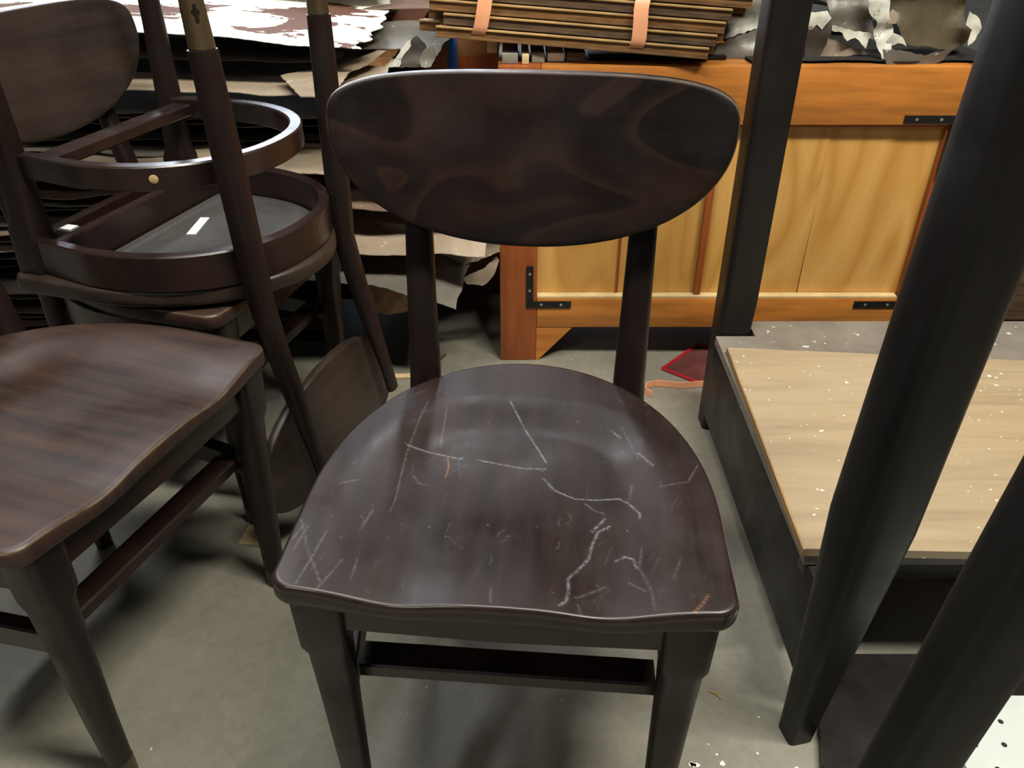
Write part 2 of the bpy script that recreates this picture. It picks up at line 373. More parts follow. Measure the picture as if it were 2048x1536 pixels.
for l in [[(0.136, 0.087), (0.132, 0.059), (0.141, 0.034), (0.144, 0.007)], [(-0.12, 0.319), (-0.126, 0.276), (-0.13, 0.22), (-0.127, 0.138), (-0.129, 0.122)], [(-0.146, 0.122), (-0.152, 0.086)], [(-0.205, 0.084), (-0.21, 0.048)], [(-0.184, 0.079), (-0.189, 0.04), (-0.194, 0.007)], [(-0.159, 0.043), (-0.173, 0.003)], [(-0.215, 0.093), (-0.195, 0.05), (-0.172, 0.012)], [(-0.21, 0.087), (-0.215, 0.064)], [(0.131, 0.186), (0.127, 0.161)], [(0.079, 0.153), (0.09, 0.142), (0.1, 0.139)], [(0.161, 0.18), (0.191, 0.185), (0.205, 0.215)], [(-0.01, 0.02), (-0.008, 0.002)], [(-0.115, 0.185), (-0.107, 0.173), (-0.096, 0.17)], [(-0.191, 0.152), (-0.171, 0.163)], [(0.122, 0.041), (0.136, 0.03)], [(0.122, 0.288), (0.14, 0.231)], [(0.071, 0.018), (0.099, 0.036)], [(-0.095, 0.311), (-0.093, 0.239)], [(0.073, 0.01), (0.076, 0.0)], [(-0.145, 0.047), (-0.145, 0.021)]]:
    SCR.append((0, 0.0011, 0.17, l))
for l in [[(-0.081, 0.221), (-0.077, 0.202), (-0.079, 0.185)], [(0.194, 0.024), (0.186, 0.011), (0.179, 0.003)]]:
    SCR.append((1, 0.0007, 0.45, l))
rs = random.Random(3)
for k in range(170):                                             # short random nicks and specks
    x = rs.uniform(-0.2, 0.2); y = rs.uniform(0.005, 0.38); a = rs.gauss(1.35, 0.35); L_ = rs.choice((0.0, 0.0, 0.001, 0.004, 0.012, 0.025))
    bx0 = rs.uniform(-0.003, 0.003)
    SCR.append((0, 0.0008, rs.uniform(0.04, 0.13) if L_ > 0.003 else rs.uniform(0.12, 0.45), [(x, y), (x + L_*0.5*math.cos(a) + bx0*(L_ > 0.01), y + L_*0.5*math.sin(a)), (x + L_*math.cos(a), y + L_*math.sin(a))]))

def hoop_path(hw, z, y0, yb, n=30):
    """U-shaped bentwood ring: arms from y0, half width hw, rounded round the back to depth yb"""
    pts = []; ys = yb - hw*1.12
    for k in range(6): pts.append((hw*(0.93 + 0.07*k/5), y0 + (ys - y0)*k/6, z))
    for k in range(n+1):
        a = math.pi*k/n; ca, sa = math.cos(a), math.sin(a)
        pts.append((hw*math.copysign(abs(ca)**0.92, ca), ys + (yb - ys)*abs(sa)**0.92, z))
    for k in range(5, -1, -1): pts.append((-hw*(0.93 + 0.07*k/5), y0 + (ys - y0)*k/6, z))
    return pts
PX, PY = 0.135, 0.388                                             # back posts at seat height
def post_pt(s, z):
    """centre line of a back post"""
    if z > SEAT_Z: return (s*(PX + 0.008*(z - SEAT_Z)/0.4), PY + 0.175*(z - SEAT_Z))
    d = (SEAT_Z - z)/SEAT_Z
    return (s*(PX + 0.018*d), PY - 0.006*d)
def backrest_mesh(nseg=160, nring=26):
    V = []; F = []; zc = 0.775; O = []
    for k in range(nseg):
        a = 2*math.pi*k/nseg; a = a - 0.30*math.sin(2*a)*(1 if a < math.pi else 0); ca, sa = math.cos(a), math.sin(a)
        if sa > 0: x = 0.2295*math.copysign(abs(ca)**0.44, ca); z = 0.052*abs(sa)**0.56
        else: x = 0.2295*math.copysign(abs(ca)**0.96, ca); z = -0.143*abs(sa)**0.98
        O.append((x, zc + z))
    def P(x, z, off):
        y = PY + 0.175*(z - SEAT_Z) - 0.034 - 0.55*x*x + 0.012 + off
        return (x, y, z)
    def ringv(s, off): 
        b_ = len(V)
        for x, z in O: V.append(P(x*s, zc + (z - zc)*s, off))
        return b_
    th = 0.0085
    def link(a, b_):
        for k in range(nseg): F.append((a+k, a+(k+1) % nseg, b_+(k+1) % nseg, b_+k))
    V.append(P(0, zc, -th)); first = ringv(1/nring*0.98, -th)
    for k in range(nseg): F.append((0, first+(k+1) % nseg, first+k))
    last = first
    for r_ in range(2, nring+1): b_ = ringv(r_/nring*0.98, -th); link(last, b_); last = b_
    for s, o_ in ((0.990, -th*0.86), (0.998, -th*0.5), (1, 0), (0.998, th*0.5), (0.990, th*0.86), (0.98, th)): b_ = ringv(s, o_); link(last, b_); last = b_
    for r_ in range(nring-1, 0, -1): b_ = ringv(r_/nring*0.98, th); link(last, b_); last = b_
    V.append(P(0, zc, th)); e = len(V)-1
    for k in range(nseg): F.append((last+k, last+(k+1) % nseg, e))
    me = bpy.data.meshes.new('backrest'); me.from_pydata(V, [], F); me.update()
    b2 = bmesh.new(); b2.from_mesh(me); bmesh.ops.recalc_face_normals(b2, faces=b2.faces); b2.to_mesh(me); b2.free()
    return me
def make_chair(label, loc, rot, seat_me, seat_mat, back_mat, extras=False, dark_feet=True):
    t = thing('dining_chair', label, 'chair', loc, rot)
    so = obj('seat', seat_me, seat_mat, t, 50); seat_me.materials.append(M['gloss_edge' if seat_me is seat_hi else 'worn_edge']); seat_me.polygons.foreach_set('material_index', SEAT_MI[820 if seat_me is seat_hi else 240])
    bo = obj('backrest', backrest_mesh(), back_mat, t, 60); bo.data.materials.append(M['worn_edge'])
    n0 = 160 + 25*160; mi = [0]*len(bo.data.polygons)
    for q in range(n0 + 160, n0 + 320): mi[q] = 1
    bo.data.polygons.foreach_set('material_index', mi)
    for s in (-1, 1):
        # back post: one piece from the foot to behind the backrest
        pts = []
        for z, rx, ry in ((0.0, 0.0125, 0.0125), (0.04, 0.0145, 0.0145), (0.085, 0.0155, 0.0155), (0.0855, 0.0185, 0.0175), (0.25, 0.0205, 0.019),
                          (0.40, 0.0215, 0.019), (0.45, 0.0205, 0.0175), (0.55, 0.0185, 0.016), (0.62, 0.0175, 0.0145), (0.68, 0.0165, 0.011), (0.72, 0.016, 0.0085), (0.77, 0.0155, 0.0075)):
            x, y = post_pt(s, z)
            if z > 0.6: y += (0.019 - ry) * 0.9
            pts.append((x, y, z, rx, ry, 2.6))
        p = obj('back_post', vpost(pts), M['leg'], t)
        if extras or not dark_feet:
            x, y = post_pt(s, 0.0); x2, y2 = post_pt(s, 0.084)
            obj('foot_tip', vpost([(x, y, 0, 0.0133, 0.0133, 2.4), (x2, y2, 0.084, 0.0162, 0.0162, 2.4)]), M['brass_worn'], p)['label'] = 'pale worn foot end'
        # front leg: square block under the seat, shouldered down to a round taper
        x = s*0.182; y = 0.030
        l = obj('front_leg', vpost([(x - s*0.002, y+0.012, 0.0, 0.0145, 0.0145, 2.2), (x, y+0.010, 0.12, 0.0175, 0.0175, 2.4), (x, y+0.006, 0.27, 0.021, 0.021, 2.6),
              (x, y+0.004, 0.335, 0.0225, 0.0225, 3.0), (x, y+0.002, 0.352, 0.0250, 0.025, 5), (x, y, 0.425, 0.0255, 0.0255, 7)], 20), M['leg'], t)
        obj('foot_tip', vpost([(x - s*0.002, y+0.012, 0.0, 0.0153, 0.0153, 2.2), (x - s*0.0015, y+0.0115, 0.035, 0.0160, 0.0160, 2.3)]), M['brass_worn'], l)['label'] = 'bare worn foot tip'
    obj('seat_apron', ribbon(hoop_path(0.207, 0.395, 0.052, 0.402), 0.019, 0.058), M['hoop'], t, 30)
    obj('front_rail', ribbon([(-0.16, 0.026, 0.398), (0, 0.022, 0.398), (0.16, 0.026, 0.398)], 0.018, 0.050), M['hoop'], t, 30)
    obj('crossbar', ribbon([(-0.198, 0.085, 0.395), (0.198, 0.085, 0.395)], 0.019, 0.055), M['hoop'], t, 30)
    obj('stretcher_hoop', ribbon(hoop_path(0.187, 0.258, 0.035, 0.372), 0.021, 0.036), M['hoop'], t, 30)
    obj('front_stretcher', ribbon([(-0.165, 0.075, 0.258), (0.165, 0.075, 0.258)], 0.036, 0.020), M['hoop'], t, 30)
    return t
seat_hi = build_seat(820, 150, SCR)
seat_lo = build_seat(240, 40)
seat_b = seat_lo.copy(); seat_c = seat_lo.copy()
main = make_chair('dark wooden chair facing the camera in the centre, its empty seat covered in pale scratches', (-0.012, 0.510, 0), (0, 0, R(-4.6)), seat_hi, M['seat_main'], M['back_main'])
left = make_chair('dark wooden chair at the left edge turned to face right, with a reddish worn seat', (-0.418, 0.772, 0), (0, 0, R(70.6)), seat_lo, M['seat_left'], M['back'])
chA = make_chair('upright dark chair behind the left chair, carrying the upside-down one, its backrest at top left', (-0.385, 1.272, 0), (0, 0, R(74)), seat_b, M['seat_left'], M['back'])
chB = make_chair('upside-down dark chair stacked seat to seat on another, its legs pointing up', (-0.715, 1.345, 0.908), (math.pi, 0, R(72.5)), seat_c, M['back'], M['back'], extras=True)
# underside details of the upturned chair
ub = bmesh.new(); Pl = [(x, y) for x, y, z in hoop_path(0.194, 0, 0.10, 0.388)]
obj('seat_underside', prism(Pl, 0.4185, 0.4215), M['seat_under'], chB, 30)['label'] = 'grey board on the underside of the seat'
ql = obj('paper_label', box(-0.038, 0.038, -0.008, 0.008, -0.0006, 0.0006, 0), M['paper'], chB, 0); ql.location = (0.030, 0.165, 0.4178); ql.rotation_euler = (0, 0, R(-18)); ql['label'] = 'blank white paper strip'
cb = obj('corner_block', box(-0.142, -0.118, 0.03, 0.075, 0.374, 0.42, 0.002), M['seat_under'], chB)
cb.location = (0, 0, 0)
st = obj('sticker', box(-0.139, -0.121, 0.040, 0.060, 0.3725, 0.3738, 0), M['paper'], cb, 0); st['label'] = 'small white and green sticker'
hp = [Vector(p) for p in hoop_path(0.187, 0.258, 0.035, 0.372)]
for idx in (31, 9):
    tg = (hp[idx+1] - hp[idx-1]).normalized(); nr = Vector((tg.y, -tg.x, 0)); nr = nr if nr.dot(hp[idx] - Vector((0, 0.15, 0.258))) > 0 else -nr
    obj('wood_plug', disc(hp[idx] + nr*0.0100, 0.0065, nr, 0.0016, 12), M['bare_wood'], chB)

# ---------------------------------------------------------------- right: dark table frame with a low plywood shelf
tb = thing('shelf_frame', 'tall black-stained timber frame on the right with a pale plywood lower shelf', 'shelf unit', (0.42, 1.0, 0))
def T(o): o.parent = tb; o.location = Vector((-0.42, -1.0, 0)); return o
def tleg(x, y, w, foot, top=1.5, rotz=0):
    h = w/2
    pts = [(x - 0.006, y, 0.0, foot/2, foot/2, 6), (x - 0.004, y, 0.06, foot/2*1.12, foot/2*1.12, 6), (x + 0.006, y, 0.40, h, h, 4), (x + 0.022, y, 0.9, h, h, 4), (x + 0.03, y, top, h, h, 4)]
    b_ = vpost(pts, 24)
    if rotz: bmesh.ops.rotate(b_, verts=b_.verts, cent=(x, y, 0), matrix=Matrix.Rotation(R(rotz), 3, 'Z'))
    return b_
T(obj('leg', vpost([(0.437, 1.418, 0.0, 0.028, 0.028, 6), (0.444, 1.418, 0.30, 0.034, 0.034, 7), (0.442, 1.418, 1.5, 0.035, 0.035, 7)], 24), M['table_dark']))
T(obj('leg', tleg(0.402, 0.675, 0.078, 0.036, rotz=12), M['table_dark']))
T(obj('leg', tleg(1.32, 0.70, 0.078, 0.036), M['table_dark']))
T(obj('leg', tleg(1.32, 1.418, 0.07, 0.05), M['table_dark']))
T(obj('side_rail', box(0.405, 0.425, 0.715, 1.388, 0.045, 0.215, 0.002), M['table_dark']))
T(obj('shelf_bearer', box(0.404, 1.30, 0.785, 0.815, 0.188, 0.218, 0.002), M['table_dark']))
T(obj('shelf_bearer', box(0.48, 1.30, 1.39, 1.44, 0.188, 0.218, 0.002), M['table_dark']))
T(obj('shelf_board', prism([(0.398, 0.782), (1.30, 0.782), (1.30, 1.443), (0.482, 1.443), (0.482, 1.381), (0.404, 1.381)], 0.218, 0.236), M['grey_board'], smooth=20))['label'] = 'dusty grey board under the plywood sheet'
b_ = bmesh.new()
pl = obj('plywood_sheet', prism([(0.393, 0.780), (1.30, 0.755), (1.30, 1.235), (0.411, 1.313)], 0.2365, 0.250), M['plywood'], smooth=20)
T(pl); pl['label'] = 'pale plywood sheet speckled with paint'
e = T(obj('sheet_edge', prism([(0.3905, 0.779), (0.3945, 0.779), (0.4125, 1.3135), (0.4085, 1.3135)], 0.2368, 0.2497), M['shelf_edge'], smooth=20))

t2 = thing('leaning_trestle', 'blurred dark wooden trestle upright in the lower right corner, nearest the camera', 'trestle', (0.36, 0.39, 0))
def T2(o): o.parent = t2; o.location = Vector((-0.36, -0.39, 0)); return o
T2(obj('leg', vpost([(0.285, 0.362, 0.0, 0.022, 0.022, 5), (0.305, 0.368, 0.30, 0.024, 0.024, 5), (0.340, 0.380, 0.60, 0.026, 0.026, 5), (0.385, 0.39, 1.05, 0.026, 0.026, 5)], 24), M['table_dark']))
T2(obj('leg', vpost([(1.05, 0.372, 0.0, 0.042, 0.042, 5), (1.05, 0.39, 1.05, 0.050, 0.050, 5)], 24), M['table_dark']))
T2(obj('low_rail', box(0.34, 1.02, 0.365, 0.395, 0.10, 0.16, 0.003), M['table_dark']))
bd = tag(obj('dark_slab', prism([(0.412, 0.615), (0.43, 0.50), (1.15, 0.50), (1.15, 0.79), (0.462, 0.79)], 0.0, 0.022), M['table_dark'], smooth=20), 'dark slab lying flat on the concrete between the two right-hand dark legs', 'board')  # thin flat dark slab on the floor
pg = thing('perforated_board', 'white perforated board in the bottom right corner behind the dark frame', 'board', (0.68, 0.56, 0.0235))
obj('panel', box(-0.13, 0.28, -0.055, 0.100, 0.0, 0.080, 0.002), M['pegboard'], pg)
hb = bmesh.new()
for i in range(9):
    for j in range(4): disc((-0.105 + i*0.036 + 0.012*(j % 2), -0.035 + j*0.032, 0.0795), 0.0036, (0, 0, 1), 0.0009, 8, hb)
h_ = obj('hole', hb, M['black'], pg); h_['kind'] = 'stuff'

# ---------------------------------------------------------------- framed cabinet of orange wood behind
FY = 1.69
cab = thing('wooden_cabinet', 'orange-stained framed cabinet with golden board panels and black corner brackets', 'cabinet', (0.47, FY, 0))
def K(o, par=None):
    if par is None: o.parent = cab; o.location = Vector((-0.47, -FY, 0))
    else: o.parent = par
    return o
K(obj('stile', box(-0.028, 0.058, FY-0.012, FY+0.03, 0.0, 0.683, 0.002), M['stile_orange']))
K(obj('stile', box(0.925, 1.00, FY-0.012, FY+0.03, 0.0, 0.683, 0.002), M['stile_orange']))
K(obj('top_rail', box(0.0585, 0.9245, FY-0.012, FY+0.03, 0.568, 0.683, 0.002), M['rail_orange']))
K(obj('bottom_rail', box(0.0585, 0.9245, FY-0.012, FY+0.03, 0.092, 0.168, 0.002), M['rail_orange']))
def yprism(poly, y0, y1, bm=None):
    bm = bm or bmesh.new()
    return loft(bm, [[Vector((x, y0, z)) for x, z in poly], [Vector((x, y1, z)) for x, z in poly]])
K(obj('foot_bracket', yprism([(0.0585, 0.0), (0.064, 0.0), (0.145, 0.0915), (0.0585, 0.0915)], FY-0.010, FY+0.012), M['rail_orange'], smooth=20))
K(obj('foot_bracket', yprism([(0.9245, 0.0), (0.919, 0.0), (0.838, 0.0915), (0.9245, 0.0915)], FY-0.010, FY+0.012), M['rail_orange'], smooth=20))
bx = [0.0585, 0.247, 0.432, 0.672, 0.9245]
for i in range(4):
    p0, p1 = bx[i] + (0.0008 if i else 0), bx[i+1] - 0.0022
    lean = 0.004 if i == 2 else 0
    K(obj('panel_board', yprism([(p0, 0.1685), (p1, 0.1685), (p1 + lean, 0.5675), (p0, 0.5675)], FY+0.010 + 0.0012*(i % 2), FY+0.022), M['board%d' % i], smooth=20))
K(obj('panel_bead', box(0.242, 0.2455, FY+0.005, FY+0.0095, 0.170, 0.567, 0), M['stile_orange'], smooth=0))
K(obj('panel_bead', box(0.905, 0.9245, FY-0.006, FY+0.0095, 0.170, 0.567, 0.001), M['stile_orange'], smooth=0))
K(obj('panel_bead', box(0.0585, 0.904, FY-0.006, FY+0.0095, 0.562, 0.5675, 0.001), M['stile_orange'], smooth=0))
K(obj('dusty_ledge', box(0.0585, 0.9, FY-0.0100, FY+0.0095, 0.1682, 0.174, 0.001), M['pale_wood'], smooth=0))
K(obj('mullion', box(0.425, 0.440, FY-0.004, FY+0.0095, 0.175, 0.561, 0.001), M['stile_orange'], smooth=0))
K(obj('side_panel', box(-0.028, -0.008, FY+0.031, FY+0.5, 0.0, 0.672, 0.002), M['stile_orange']))
K(obj('side_panel', box(0.980, 1.0, FY+0.031, FY+0.5, 0.0, 0.672, 0.002), M['stile_orange']))
K(obj('back_panel', box(-0.028, 1.0, FY+0.501, FY+0.515, 0.09, 0.672, 0.002), M['stile_orange']))
K(obj('cabinet_floor', box(-0.007, 0.979, FY+0.031, FY+0.5, 0.11, 0.125, 0.001), M['stile_orange']))
K(obj('cabinet_top', box(-0.028, 1.0, FY+0.0305, FY+0.515, 0.6725, 0.6825, 0.001), M['rail_orange']))
def bracket(cx, cz, dx, dz, a, b2, w=0.016):
    """L iron on the frame face: corner at cx,cz, arms dx*a sideways and dz*b2 up/down"""
    y0, y1 = FY-0.0155, FY-0.0122
    pol = [(cx, cz), (cx + dx*a, cz), (cx + dx*a, cz + dz*w), (cx + dx*w, cz + dz*w), (cx + dx*w, cz + dz*b2), (cx, cz + dz*b2)]
    o = K(obj('corner_bracket', yprism(pol, y0, y1), M['iron'], smooth=20))
    for fx, fz in ((a*0.78, w/2), (a*0.34, w/2), (w/2, b2*0.42), (w/2, b2*0.82)):
        obj('screw', disc((cx + dx*fx, y0, cz + dz*fz), 0.0034, (0, -1, 0), 0.0012, 8), M['screw'], o)
bracket(0.033, 0.146, 1, 1, 0.105, 0.105)
bracket(0.922, 0.588, -1, -1, 0.115, 0.125)
bracket(0.900 + 0.02, 0.146, -1, 1, 0.118, 0.100)

# ---------------------------------------------------------------- sheets of old pressed metal
def sheet_mesh(sx, sy, nx, ny, amp, seed, ragged=0.012, th=0.0016, curl=None, freq=3.0, ridge=0.0):
    """crumpled sheet in its own frame, x right, y back, front edge at y=-sy/2"""
    V = []; F = []; sd = Vector((seed*3.71, seed*1.37, seed*0.77))
    for layer in (1, -1):
        for j in range(ny+1):
            for i in range(nx+1):
                u, v = i/nx*2-1, j/ny*2-1
                x, y = u*sx/2, v*sy/2
                eg = max(0, abs(u) - 0.93)/0.07; ev = max(0, abs(v) - 0.90)/0.10
                x += ragged*eg*(noise.noise(Vector((seed, y*13, 1)))*1.5 + noise.noise(Vector((seed, y*45, 1)))*0.2); y += ragged*ev*(noise.noise(Vector((x*9, seed, 2)))*1.6 + noise.noise(Vector((x*60, seed, 2)))*0.3)
                z = amp*noise.noise(Vector((x*freq, y*freq, 0)) + sd) + amp*0.35*noise.noise(Vector((x*freq*3.3, y*freq*3.3, 5)) + sd)
                if ridge: z += ridge*abs(noise.noise(Vector((x*7, y*2.5, 9)) + sd))
                if curl: 
                    q = curl(u, v, x, y)
                    if isinstance(q, tuple): x += q[0]; y += q[1]; z += q[2]
                    else: z += q
                V.append((x, y, z + layer*th/2))
    W_ = (nx+1)*(ny+1)
    for j in range(ny):
        for i in range(nx):
            a = j*(nx+1)+i; F.append((a, a+1, a+nx+2, a+nx+1)); F.append((W_+a, W_+a+nx+1, W_+a+nx+2, W_+a+1))
    ed = [j for j in range(nx+1)] + [(j+1)*(nx+1)-1 for j in range(1, ny+1)] + [ny*(nx+1)+i for i in range(nx-1, -1, -1)] + [j*(nx+1) for j in range(ny-1, 0, -1)]
    for a, b2 in zip(ed, ed[1:] + ed[:1]): F.append((b2, a, W_+a, W_+b2))
    me = bpy.data.meshes.new('sheet'); me.from_pydata(V, [], F); me.update(); return me
def sheet(label, loc, rz, sx, sy, mkey, amp=0.006, seed=1, nx=70, ny=30, tilt=(0, 0), group=None, name='metal_sheet', **k):
    o = obj(name, sheet_mesh(sx, sy, nx, ny, amp, seed, **k), M[mkey], smooth=40)
    o.location = loc; o.rotation_euler = (R(tilt[0]), R(tilt[1]), R(rz)); tag(o, label, 'sheet', group); return o
SR = 'sheets in the tall stack at the left'
rr = random.Random(11)
# the plain layers of the stack, from the floor up
z = 0.035; k = 0
keys = ['tin_grey', 'tin_brown', 'tin_dark', 'tin_tan', 'tin_grey', 'tin_dark', 'tin_brown']
while z < 0.60:
    fy = 1.68 + rr.uniform(-0.03, 0.05); rx = -0.40 + rr.uniform(-0.08, 0.10) if z < 0.42 else -0.30 + rr.uniform(-0.06, 0.05)
    if z < 0.16: rx -= 0.10; fy += 0.10
    mk = rr.choice(keys)
    sheet('thin old metal sheet lying flat in the tall stack behind the stacked chairs', ((rx - 1.75)/2, fy + 0.42, z), rr.uniform(-3, 2), rx + 1.75, 0.84, mk,
          amp=0.012, seed=k + 20, nx=90, ny=22, group=SR, freq=2.2, ragged=0.016)
    z += rr.uniform(0.016, 0.030); k += 1
# pallet under it
pal = thing('pallet', 'dark low wooden pallet under the stack of metal sheets', 'pallet', (-1.1, 2.1, 0))
for i in range(3): obj('bearer', box(-0.62, 0.62, -0.33 + i*0.3, -0.27 + i*0.3, 0, 0.018, 0.002), M['table_dark'], pal)

# named sheets you can point to
sheet('tan sheet with a long front edge below the dark gap under the peeling white sheet', (-0.93, 2.045, 0.652), -3, 1.36, 0.84, 'tin_tan', amp=0.014, seed=3, nx=110, ny=50, freq=1.6, ragged=0.02)
sheet('dark warped sheet edge showing between the white and the tan sheets', (-1.00, 2.13, 0.695), -4, 1.34, 0.80, 'tin_dark', amp=0.014, seed=5, nx=90, ny=24, freq=2.0)
sheet('large bright white sheet with peeling paint on top of the left stack', (-0.93, 2.035, 0.722), 1, 1.26, 0.78, 'tin_white', amp=0.010, seed=9, nx=130, ny=60, freq=1.8, ragged=0.022,
      curl=lambda u, v, x, y: 0.036*min(1.3, (1 - u)/0.8))
sheet('second peeling white sheet, further back on top of the left stack', (-0.90, 2.46, 0.768), -3, 1.20, 0.66, 'tin_white', amp=0.010, seed=14, nx=120, ny=40, freq=1.8, ragged=0.025)
sheet('grey-brown curled strip between the white sheet and the lath bundle', (-0.27, 1.99, 0.690), -8, 0.24, 0.20, 'tin_grey', amp=0.006, seed=31, nx=40, ny=20, curl=lambda u, v, x, y: -0.012*u*u + 0.012*v)
sheet('small brown sheet corner behind the grey-brown curled strip', (-0.25, 2.20, 0.725), 12, 0.30, 0.16, 'tin_brown', amp=0.006, seed=33, nx=40, ny=16)
# right-hand, drooping ends of the stack
def droop(amt, p=2.0): return lambda u, v, x, y: (0, 0.0, -amt*max(0, (-v-0.1)/0.9)**p)
sheet('speckled tan sheet bending down just left of the central chair post', (-0.32, 1.78, 0.385), -4, 0.56, 0.46, 'tin_tan', amp=0.012, seed=41, nx=70, ny=50, freq=3, curl=droop(0.05), ragged=0.01)
sheet('speckled grey sheet below the tan one left of the central chair post', (-0.34, 1.77, 0.320), -9, 0.52, 0.44, 'tin_grey', amp=0.010, seed=44, nx=70, ny=40, freq=3, curl=lambda u, v, x, y: -0.05*max(0, -v)**2 - 0.05*max(0, u)**2)
sheet('shiny dark rolled edge above the wet reddish-brown sheet', (-0.34, 1.82, 0.268), -5, 0.42, 0.46, 'tin_dark', amp=0.008, seed=57, nx=60, ny=30, curl=lambda u, v, x, y: -0.025*max(0, -v-0.5))
sheet('brown sheet sticking out beside the upside-down hoop', (-0.42, 1.80, 0.455), -2, 0.62, 0.46, 'tin_brown', amp=0.014, seed=61, nx=60, ny=40, curl=droop(0.03))
sheet('tan sheet seen through the upper hoop of the upside-down chair', (-0.68, 1.84, 0.520), -4, 0.98, 0.52, 'tin_tan', amp=0.012, seed=63, nx=80, ny=40, curl=droop(0.02))
# ---------------------------------------------------------------- brown box and maroon board with blue tape
bx_ = thing('brown_box', 'orange-brown box with a vertical strip of blue tape, under the lath bundle', 'box', (-0.12, 2.05, 0))
obj('body', box(-0.10, 0.09, 0.0, 0.22, 0.0, 0.70, 0.003), M['cardboard'], bx_)
obj('tape', box(-0.036, -0.012, -0.0012, -0.0002, 0.50, 0.6995, 0), M['blue_tape'], bx_, 0)
obj('lower_band', box(-0.0995, 0.0895, -0.0010, -0.0001, 0.50, 0.632, 0), M['stile_orange'], bx_, 0)
obj('white_tag', box(0.060, 0.084, -0.0014, -0.0004, 0.640, 0.668, 0), M['pale_wood'], bx_, 0)
mb = thing('maroon_board', 'maroon-brown board standing behind the grey curled strip, patched with blue tape', 'board', (-0.16, 2.40, 0))
obj('face', box(-0.28, 0.20, 0, 0.02, 0, 0.86, 0.002), M['maroon'], mb)
for x, z_ in ((-0.125, 0.70), (0.02, 0.722), (-0.13, 0.775)): obj('tape', box(x, x+0.022, -0.0012, -0.0002, z_, z_+0.03, 0), M['blue_tape'], mb, 0)

# ---------------------------------------------------------------- bundle of laths on the cabinet
ang = -7
ca, sa = math.cos(R(ang)), math.sin(R(ang))
G = 'wooden laths strapped in a bundle'
O0 = Vector((0.13, 1.785, 0.7215))
lk = 0
rows = [(0, 5, 0.0), (1, 6, 0.0), (2, 6, 0.0), (3, 5, 0.0)]
def place_lath(o, xc, yc, zc):
    o.location = (O0.x + xc*ca - yc*sa, O0.y + xc*sa + yc*ca, O0.z + zc); o.rotation_euler = (0, R(3.2), R(ang)); o.location.z -= xc*math.tan(R(3.2))
lath_me = []
def ridge_mat(me):
    for p in me.polygons:
        if p.center.z > 0.0064 and p.center.y < -0.0155: p.material_index = 1
    return me
for v_ in range(4):
    L_ = (0.60, 0.585, 0.565, 0.54)[v_]; b_ = bmesh.new()
    box(-L_/2, L_/2, -0.022, 0.022, -0.0105, 0.0065, 0.0008, b_)
    box(-L_/2, L_/2, -0.026, -0.016, 0.0066, 0.0105, 0.0010, b_)
    if v_ % 2: box(-L_/2, L_/2, -0.0245, -0.0221, -0.0105, -0.0065, 0.0006, b_)
    bmesh.ops.recalc_face_normals(b_, faces=b_.faces)
    me = bpy.data.meshes.new('lath'); b_.to_mesh(me); b_.free(); lath_me.append(me)
lm_cache = {}
labs = {}
for lay in range(5):
    for j in range(4 - (lay % 2)):
        v_ = rr.randrange(4); mk = rr.choice(['lath_a', 'lath_a', 'lath_b', 'lath_c'])
        if j == 0: mk = ['lath_a', 'lath_b', 'lath_a', 'lath_b', 'lath_a'][lay]
        if (v_, mk) not in lm_cache:
            me = lath_me[v_].copy(); me.materials.append(M[mk]); me.materials.append(M['lath_c']); ridge_mat(me)
            lm_cache[(v_, mk)] = me
        o = bpy.data.objects.new('lath', lm_cache[(v_, mk)]); COL.objects.link(o)
        place_lath(o, rr.uniform(-0.02, 0.02) + 0.010*lay, -0.072 + lay*0.013 + j*0.0535, 0.004 + lay*0.0222)
        if j == 0:
            tag(o, ['lowest front lath of the strapped bundle, pale brown with a ridged edge', 'front lath second from the bottom of the strapped bundle', 'dirty dark front lath in the middle of the strapped bundle',
                    'front lath second from the top of the strapped bundle', 'topmost front lath of the strapped bundle'][lay], 'lath', G)
        else: tag(o, 'old brown lath hidden behind the front ones in the strapped bundle above the backrest', 'lath', G)
def strap_ring(xc, w=0.018, twist=0.0):
    a, b2 = 0.118, 0.062; bm = bmesh.new(); rings = []
    loopp = []
    y0, y1, z0, z1 = -0.102, 0.142, -0.0105, 0.108
    n = 40; c = []
    for k in range(n):
        t = 2*math.pi*k/n; cx, sz = math.cos(t), math.sin(t)
        yy = (y0+y1)/2 + (y1-y0)/2*math.copysign(abs(cx)**0.45, cx); zz = (z0+z1)/2 + (z1-z0)/2*math.copysign(abs(sz)**0.45, sz)
        c.append((yy, zz))
    V = []; F = []
    for off in (0, 0.0014):
        for sgn in (-1, 1):
            for yy, zz in c:
                d = Vector((yy - (y0+y1)/2, zz - (z0+z1)/2)).normalized()
                V.append((xc + sgn*w/2 + twist*(zz)*1.0 + 0.003*math.sin(zz*60), yy + d.x*off, zz + d.y*off))
    for k in range(n):
        k2 = (k+1) % n
        F += [(k, k2, n+k2, n+k), (2*n+k, 3*n+k, 3*n+k2, 2*n+k2), (k, 2*n+k, 2*n+k2, k2), (n+k, n+k2, 3*n+k2, 3*n+k)]
    me = bpy.data.meshes.new('strap'); me.from_pydata(V, [], F); return me
for xc, tw, lab in ((-0.190, 0.25, 'orange plastic strap round the left end of the lath bundle'), (0.125, 0.05, 'orange plastic strap round the right half of the lath bundle')):
    o = obj('strap', strap_ring(xc, 0.028, tw), M['strap'], smooth=50); place_lath(o, 0, 0, 0); tag(o, lab, 'strap')
